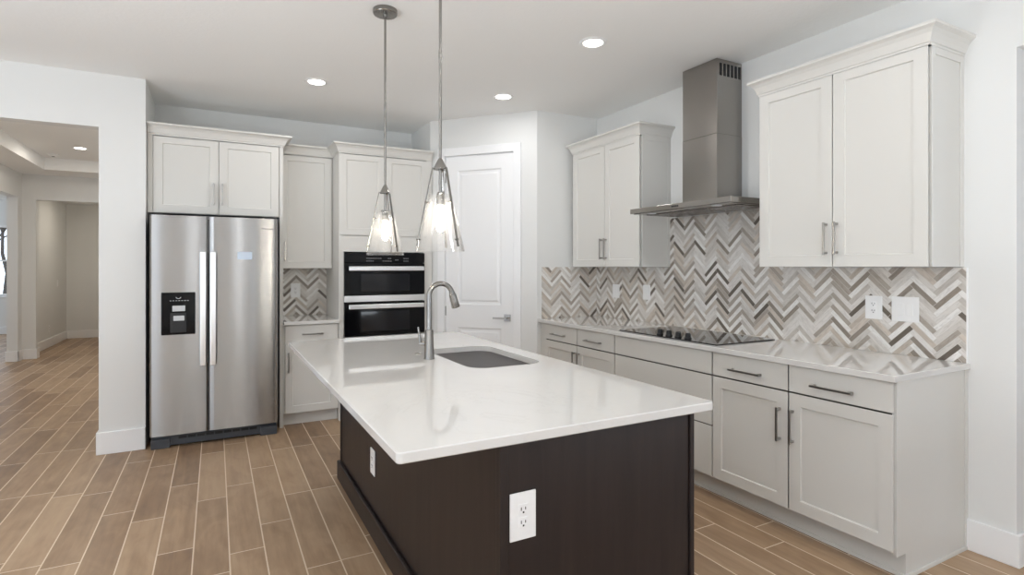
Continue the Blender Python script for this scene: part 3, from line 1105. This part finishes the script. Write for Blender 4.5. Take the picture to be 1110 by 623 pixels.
box(bm, IX0 - 0.022, IX0 - 0.001, IY0 + 0.0, IY1 + 0.02, 0.09, 0.118, 0.006)
link('baseboard', bm, 'espresso', isl)
for k in range(4):                                      # doors on the sink side, facing the cooktop
    wdt = (IY1 - IY0 - 0.06) / 4
    y0 = IY0 + 0.03 + k * wdt
    d = link('door', panelled(y0 + 0.003, y0 + wdt - 0.003, 0.115, 0.87, 0, 0.019, [(y0 + STILE, y0 + wdt - STILE, 0.115 + STILE, 0.87 - STILE)]), 'espresso', isl, False, (IX1, 0, 0), (0, 0, math.pi / 2))
    link('handle', pull_bm(y0 + (wdt - 0.035 if k % 2 == 0 else 0.035), 0.77, 0.178, True, 0), 'pull', d)


def rrect(x0, x1, y0, y1, r, n=8):
    pts = []
    for cx, cy, a0 in ((x1 - r, y1 - r, 0), (x0 + r, y1 - r, 90), (x0 + r, y0 + r, 180), (x1 - r, y0 + r, 270)):
        for k in range(n + 1):
            a = math.radians(a0 + 90.0 * k / n)
            pts.append((cx + r * math.cos(a), cy + r * math.sin(a)))
    return pts


SX0, SX1, SY0, SY1 = 1.048, 1.437, 2.325, 3.015
bm = bmesh.new()
loops = {}
for nm, (pts, z) in dict(o_t2=(rrect(0.408, 1.541, 1.372, 3.742, 0.012), 0.914), o_t=(rrect(0.405, 1.544, 1.369, 3.745, 0.015), 0.911),
                         o_b=(rrect(0.405, 1.544, 1.369, 3.745, 0.015), 0.887), o_b2=(rrect(0.408, 1.541, 1.372, 3.742, 0.012), 0.884),
                         i_t=(rrect(SX0, SX1, SY0, SY1, 0.09), 0.914), i_b=(rrect(SX0, SX1, SY0, SY1, 0.09), 0.884)).items():
    loops[nm] = [bm.verts.new((x, y, z)) for x, y in pts]
nL = len(loops['o_t'])
for a, b in (('o_t2', 'o_t'), ('o_t', 'o_b'), ('o_b', 'o_b2'), ('i_t', 'i_b'), ('o_t2', 'i_t'), ('o_b2', 'i_b')):
    for k in range(nL):
        bm.faces.new((loops[a][k], loops[a][(k + 1) % nL], loops[b][(k + 1) % nL], loops[b][k]))
tag(link('island_countertop', bm, 'quartz'), 'large white quartz island top with a sink cut-out', 'countertop')
# undermount sink
sk = tag(empty('sink', (0, 0, 0.884)), 'stainless steel undermount sink in the island', 'sink')
bm = bmesh.new()
spec = [(0.03, 0.0, 0.10), (-0.004, 0.0, 0.088), (-0.006, -0.006, 0.086), (-0.010, -0.17, 0.08), (-0.022, -0.196, 0.07), (-0.05, -0.203, 0.06), (-0.12, -0.206, 0.03)]
prev = None
for e, z, rr in spec:
    L_ = [bm.verts.new((x, y, z - 0.0012)) for x, y in rrect(SX0 - e, SX1 + e, SY0 - e, SY1 + e, rr)]
    if prev:
        for k in range(len(L_)):
            bm.faces.new((prev[k], prev[(k + 1) % len(L_)], L_[(k + 1) % len(L_)], L_[k]))
    prev = L_
bm.faces.new(prev)
link('basin', bm, 'steel_sink', sk, True)
bm = bmesh.new()
lathe(bm, [(0, -0.212), (0.03, -0.212), (0.036, -0.204), (0.046, -0.202), (0.048, -0.206)], 28, 1.25, 2.67)
link('drain', bm, 'nickel', sk, True)
# faucet
fa = tag(empty('faucet', (0.967, 2.70, 0.914)), 'brushed nickel pull-down gooseneck faucet on the island beside the sink', 'faucet')
bm = bmesh.new()
lathe(bm, [(0, 0), (0.0275, 0), (0.0275, 0.003), (0.0258, 0.008), (0.0215, 0.146), (0.0195, 0.149), (0.0135, 0.150)], 28)
link('body', bm, 'nickel', fa, True)
bm = bmesh.new()
R_ = 0.064
arc = [(0, 0, 0.145), (0, 0, 0.20), (0, 0, 0.26), (0, 0, 0.322)] + [(R_ - R_ * math.cos(a), 0, 0.322 + R_ * math.sin(a)) for a in [math.radians(9 * k) for k in range(1, 19)]]
tube(bm, arc, 0.0132, 18)
link('spout', bm, 'nickel', fa, True)
ex, ez = arc[-1][0], arc[-1][2]
dx, dz = math.sin(math.radians(16)), -math.cos(math.radians(16))
bm = bmesh.new()
tube(bm, [(ex, 0, ez), (ex + dx * 0.012, 0, ez + dz * 0.012), (ex + dx * 0.014, 0, ez + dz * 0.014), (ex + dx * 0.082, 0, ez + dz * 0.082), (ex + dx * 0.086, 0, ez + dz * 0.086)],
     [0.0150, 0.0155, 0.0182, 0.0222, 0.0200], 20)
sh = link('spray_head', bm, 'nickel', fa, True)
bm = bmesh.new()
tube(bm, [(ex + dx * 0.0115, 0, ez + dz * 0.0115), (ex + dx * 0.0145, 0, ez + dz * 0.0145)], 0.0165, 20)
link('joint_ring', bm, 'blackm', sh, True)
bm = bmesh.new()
lx, ly = -0.80, 0.60                                   # lever side
tube(bm, [(lx * 0.018, ly * 0.018, 0.078), (lx * 0.046, ly * 0.046, 0.078)], 0.0115, 16)
tube(bm, [(lx * 0.046, ly * 0.046, 0.070), (lx * 0.050, ly * 0.050, 0.11), (lx * 0.058, ly * 0.058, 0.163)], [0.0085, 0.0062, 0.005], 12)
link('lever', bm, 'nickel', fa, True)
bm = bmesh.new()
lathe(bm, [(0, 0.006), (0.012, 0.006), (0.017, 0.004), (0.019, 0.0)], 24)
tag(link('air_switch', bm, 'nickel', None, True, (0.972, 2.885, 0.914)), 'small round metal button on the island behind the faucet', 'button')


# ------------------------------------------------------------------ wall plates
def plate(loc, rz, label, kind, w_=0.088, h_=0.132, group=None, name='outlet'):
    """plate facing local -y, centred on loc"""
    r = tag(empty(name, loc, rz), label, 'outlet' if kind == 'outlet' else 'switch plate', group)
    link('cover_plate', B(-w_ / 2, w_ / 2, -0.006, 0, -h_ / 2, h_ / 2, 0.0025), 'plate', r)
    if kind == 'outlet':
        for s in (-1, 1):
            zc = s * 0.0195
            rc = link('receptacle', B(-0.0165, 0.0165, -0.0075, -0.005, zc - 0.0155, zc + 0.0155, 0.001), 'plate', r)
            bm = bmesh.new()
            box(bm, -0.0085, -0.006, -0.0082, -0.007, zc - 0.002, zc + 0.0075)
            box(bm, 0.0055, 0.008, -0.0082, -0.007, zc - 0.001, zc + 0.0070)
            box(bm, -0.0025, 0.0025, -0.0082, -0.007, zc - 0.0105, zc - 0.0055)
            link('slots', bm, 'slot', rc)
    elif kind == 'decora':
        n_ = max(1, round(w_ / 0.066 - 0.3))
        for k in range(n_):
            xc = (k - (n_ - 1) / 2) * 0.046
            bm = bmesh.new()
            box(bm, xc - 0.0165, xc + 0.0165, -0.0085, -0.005, -0.033, 0.033, 0.0015)
            link('rocker', bm, 'plate', r)
    return r


XS = XW - 0.008
plate((XS, 1.765, 1.160), RZ_RIGHT, 'white duplex outlet on the herringbone backsplash under the large wall cabinet', 'outlet', 0.090, 0.130)
plate((XS, 1.605, 1.160), RZ_RIGHT, 'wide white double switch plate on the backsplash nearest the counter end', 'decora', 0.133, 0.133, name='switch_plate')
plate((XS, 3.615, 1.168), RZ_RIGHT, 'white switch plate on the backsplash just left of the hood', 'decora', 0.088, 0.127, name='switch_plate')
plate((XS, 4.025, 1.163), RZ_RIGHT, 'white switch plate on the backsplash nearest the pantry corner', 'decora', 0.095, 0.124, name='switch_plate')
plate((0.687, YW - 0.008, 1.158), 0, 'white duplex outlet on the small backsplash beside the refrigerator', 'outlet', 0.086, 0.136)
plate((0.797, IY0 - 0.0008, 0.655), 0, 'white duplex outlet on the near dark end of the island', 'outlet', 0.088, 0.140)
plate((IX0 - 0.0008, 2.875, 0.372), -math.pi / 2, 'white outlet on the dark seating side of the island', 'outlet', 0.085, 0.132)
plate((-2.54, 12.20, 0.32), math.pi / 2, 'tiny white outlet low on the corridor wall', 'outlet', 0.075, 0.12)
plate((-2.54, 12.77, 1.09), math.pi / 2, 'tiny white light switch on the corridor wall', 'decora', 0.075, 0.12, name='switch_plate')

# ------------------------------------------------------------------ pendants
def pendant(px, py, label):
    r = tag(empty('pendant_light', (px, py, ZC)), label, 'pendant light', 'glass cone pendants over the island')
    z = lambda v: v - ZC
    bm = bmesh.new()
    lathe(bm, [(0, 0), (0.066, 0), (0.066, -0.022), (0.063, -0.026), (0.012, -0.027), (0.010, -0.045), (0, -0.045)], 36)
    link('canopy', bm, 'nickel', r, True)
    bm = bmesh.new()
    tube(bm, [(0, 0, -0.03), (0, 0, z(2.55))], 0.0062, 12)
    tube(bm, [(0, 0, z(2.28)), (0, 0, z(2.55))], 0.0062, 12)
    tube(bm, [(0, 0, z(1.83)), (0, 0, z(2.28))], 0.0062, 12)
    tube(bm, [(0, 0, z(2.265)), (0, 0, z(2.295))], 0.0074, 12)
    link('rod', bm, 'nickel', r, True)
    bm = bmesh.new()
    lathe(bm, [(0, z(1.842)), (0.008, z(1.842)), (0.012, z(1.835)), (0.029, z(1.80)), (0.030, z(1.795)), (0, z(1.795))], 4 * 6)
    link('cap', bm, 'nickel', r, True)
    bm = bmesh.new()
    tube(bm, [(0, 0, z(1.80)), (0, 0, z(1.69))], 0.0068, 12)
    lathe(bm, [(0, z(1.70)), (0.012, z(1.70)), (0.0165, z(1.69)), (0.0165, z(1.645)), (0, z(1.645))], 20)
    link('socket', bm, 'nickel', r, True)
    bm = bmesh.new()
    lathe(bm, [(0, z(1.645)), (0.011, z(1.643)), (0.013, z(1.63)), (0.0165, z(1.60)), (0.018, z(1.575)), (0.0165, z(1.55)), (0.010, z(1.537)), (0, z(1.533))], 20)
    link('bulb', bm, 'bulb', r, True)
    # glass cone, wall of real thickness, open at both ends
    bm = bmesh.new()
    ro, rb, zt, zb, th = 0.049, 0.1025, z(1.689), z(1.454), 0.004
    lathe(bm, [(ro, zt), (rb, zb), (rb - th * 0.5, zb - 0.002), (rb - th, zb), (ro - th, zt), (ro - th * 0.5, zt + 0.001), (ro, zt)], 40)
    link('glass_shade', bm, 'glass', r, True)
    for k, a in enumerate((-65.0, 55.0, 175.0)):
        aa = math.radians(a)
        bm = bmesh.new()
        t = bmesh.new()
        sec = [(0.026, z(1.800)), (0.030, z(1.790)), (0.0945, z(1.470)), (0.0945 + 0.004, z(1.470)), (0.034, z(1.790)), (0.030, z(1.803))]
        va = [t.verts.new((rr, -0.005, zz)) for rr, zz in sec]
        vb = [t.verts.new((rr, 0.005, zz)) for rr, zz in sec]
        t.faces.new(va)
        t.faces.new(vb)
        for i in range(len(sec)):
            j = (i + 1) % len(sec)
            t.faces.new((va[i], va[j], vb[j], vb[i]))
        merge(bm, t)
        # straps sit just outside the glass
        bmesh.ops.translate(bm, verts=bm.verts, vec=(0.0045, 0, 0))
        for zz in (1.655, 1.50):
            rr = 0.049 + (1.689 - zz) / 0.235 * 0.0535
            tube(bm, [(rr - 0.008, 0, z(zz)), (rr + 0.010, 0, z(zz))], 0.004, 10)
        bmesh.ops.rotate(bm, verts=bm.verts, cent=(0, 0, 0), matrix=Matrix.Rotation(aa, 3, 'Z'))
        link('strap', bm, 'nickel', r)
    return r


pendant(0.832, 2.185, 'clear glass cone pendant with a nickel rod over the near half of the island')
pendant(0.832, 3.04, 'clear glass cone pendant over the far end of the island, its canopy in view')


# ------------------------------------------------------------------ recessed lights
def can(x, y, zc, label, group, power=CAN_POWER, tint=(0.98, 0.985, 1.0)):
    r = tag(empty('recessed_light', (x, y, zc)), label, 'ceiling light', group)
    bm = bmesh.new()
    lathe(bm, [(0.060, -0.002), (0.066, -0.007), (0.082, -0.006), (0.088, -0.001), (0.088, 0.0)], 36)
    link('trim_ring', bm, 'trim', r, True)
    bm = bmesh.new()
    lathe(bm, [(0, -0.003), (0.062, -0.003)], 32)
    link('lens', bm, 'lens', r)
    l = bpy.data.lights.new('lamp', 'AREA')
    l.shape = 'DISK'
    l.size = 0.12
    l.energy = power
    l.color = tint
    l.spread = math.radians(180)
    lo = bpy.data.objects.new('lamp', l)
    COL.objects.link(lo)
    lo.parent = r
    lo.location = (0, 0, -0.012)
    return r


GC = 'recessed lights in the kitchen ceiling'
can(0.686, 4.467, ZC, 'round recessed ceiling light in front of the refrigerator cabinets', GC)
can(2.126, 4.113, ZC, 'round recessed ceiling light in front of the pantry door', GC, CAN_POWER * 0.6)
can(2.119, 2.852, ZC, 'round recessed ceiling light between the island and the range hood', GC)
for x, y in ((2.12, 1.2), (0.2, 0.9), (-1.6, 2.9), (-1.6, 0.0), (0.2, -2.0)):
    can(x, y, ZC, 'round recessed ceiling light behind the viewpoint', GC)
can(-1.57, 9.09, ZT, 'round recessed light in the tray ceiling of the hall', None, CAN_POWER * 2.5, (1.0, 0.92, 0.80))
can(-1.57, 6.9, ZT, 'round recessed light in the hall nearest the kitchen', None, CAN_POWER * 2.5, (1.0, 0.92, 0.80))
can(-1.75, 12.0, 2.6, 'unseen round light added to brighten the corridor', None, CAN_POWER * 1.4, (1.0, 0.90, 0.76))  # unseen lamp, added because hall and corridor were too dark
sd = tag(empty('smoke_detector', (-1.98, 9.74, ZT)), 'white round smoke detector on the hall tray ceiling', 'smoke detector')
bm = bmesh.new()
lathe(bm, [(0, -0.036), (0.03, -0.036), (0.045, -0.03), (0.05, -0.02), (0.064, -0.012), (0.066, 0)], 28)
link('housing', bm, 'plate', sd, True)
link('vent', lathe(bmesh.new(), [(0, -0.0375), (0.018, -0.0375), (0.02, -0.035)], 16), 'slot', sd, True)
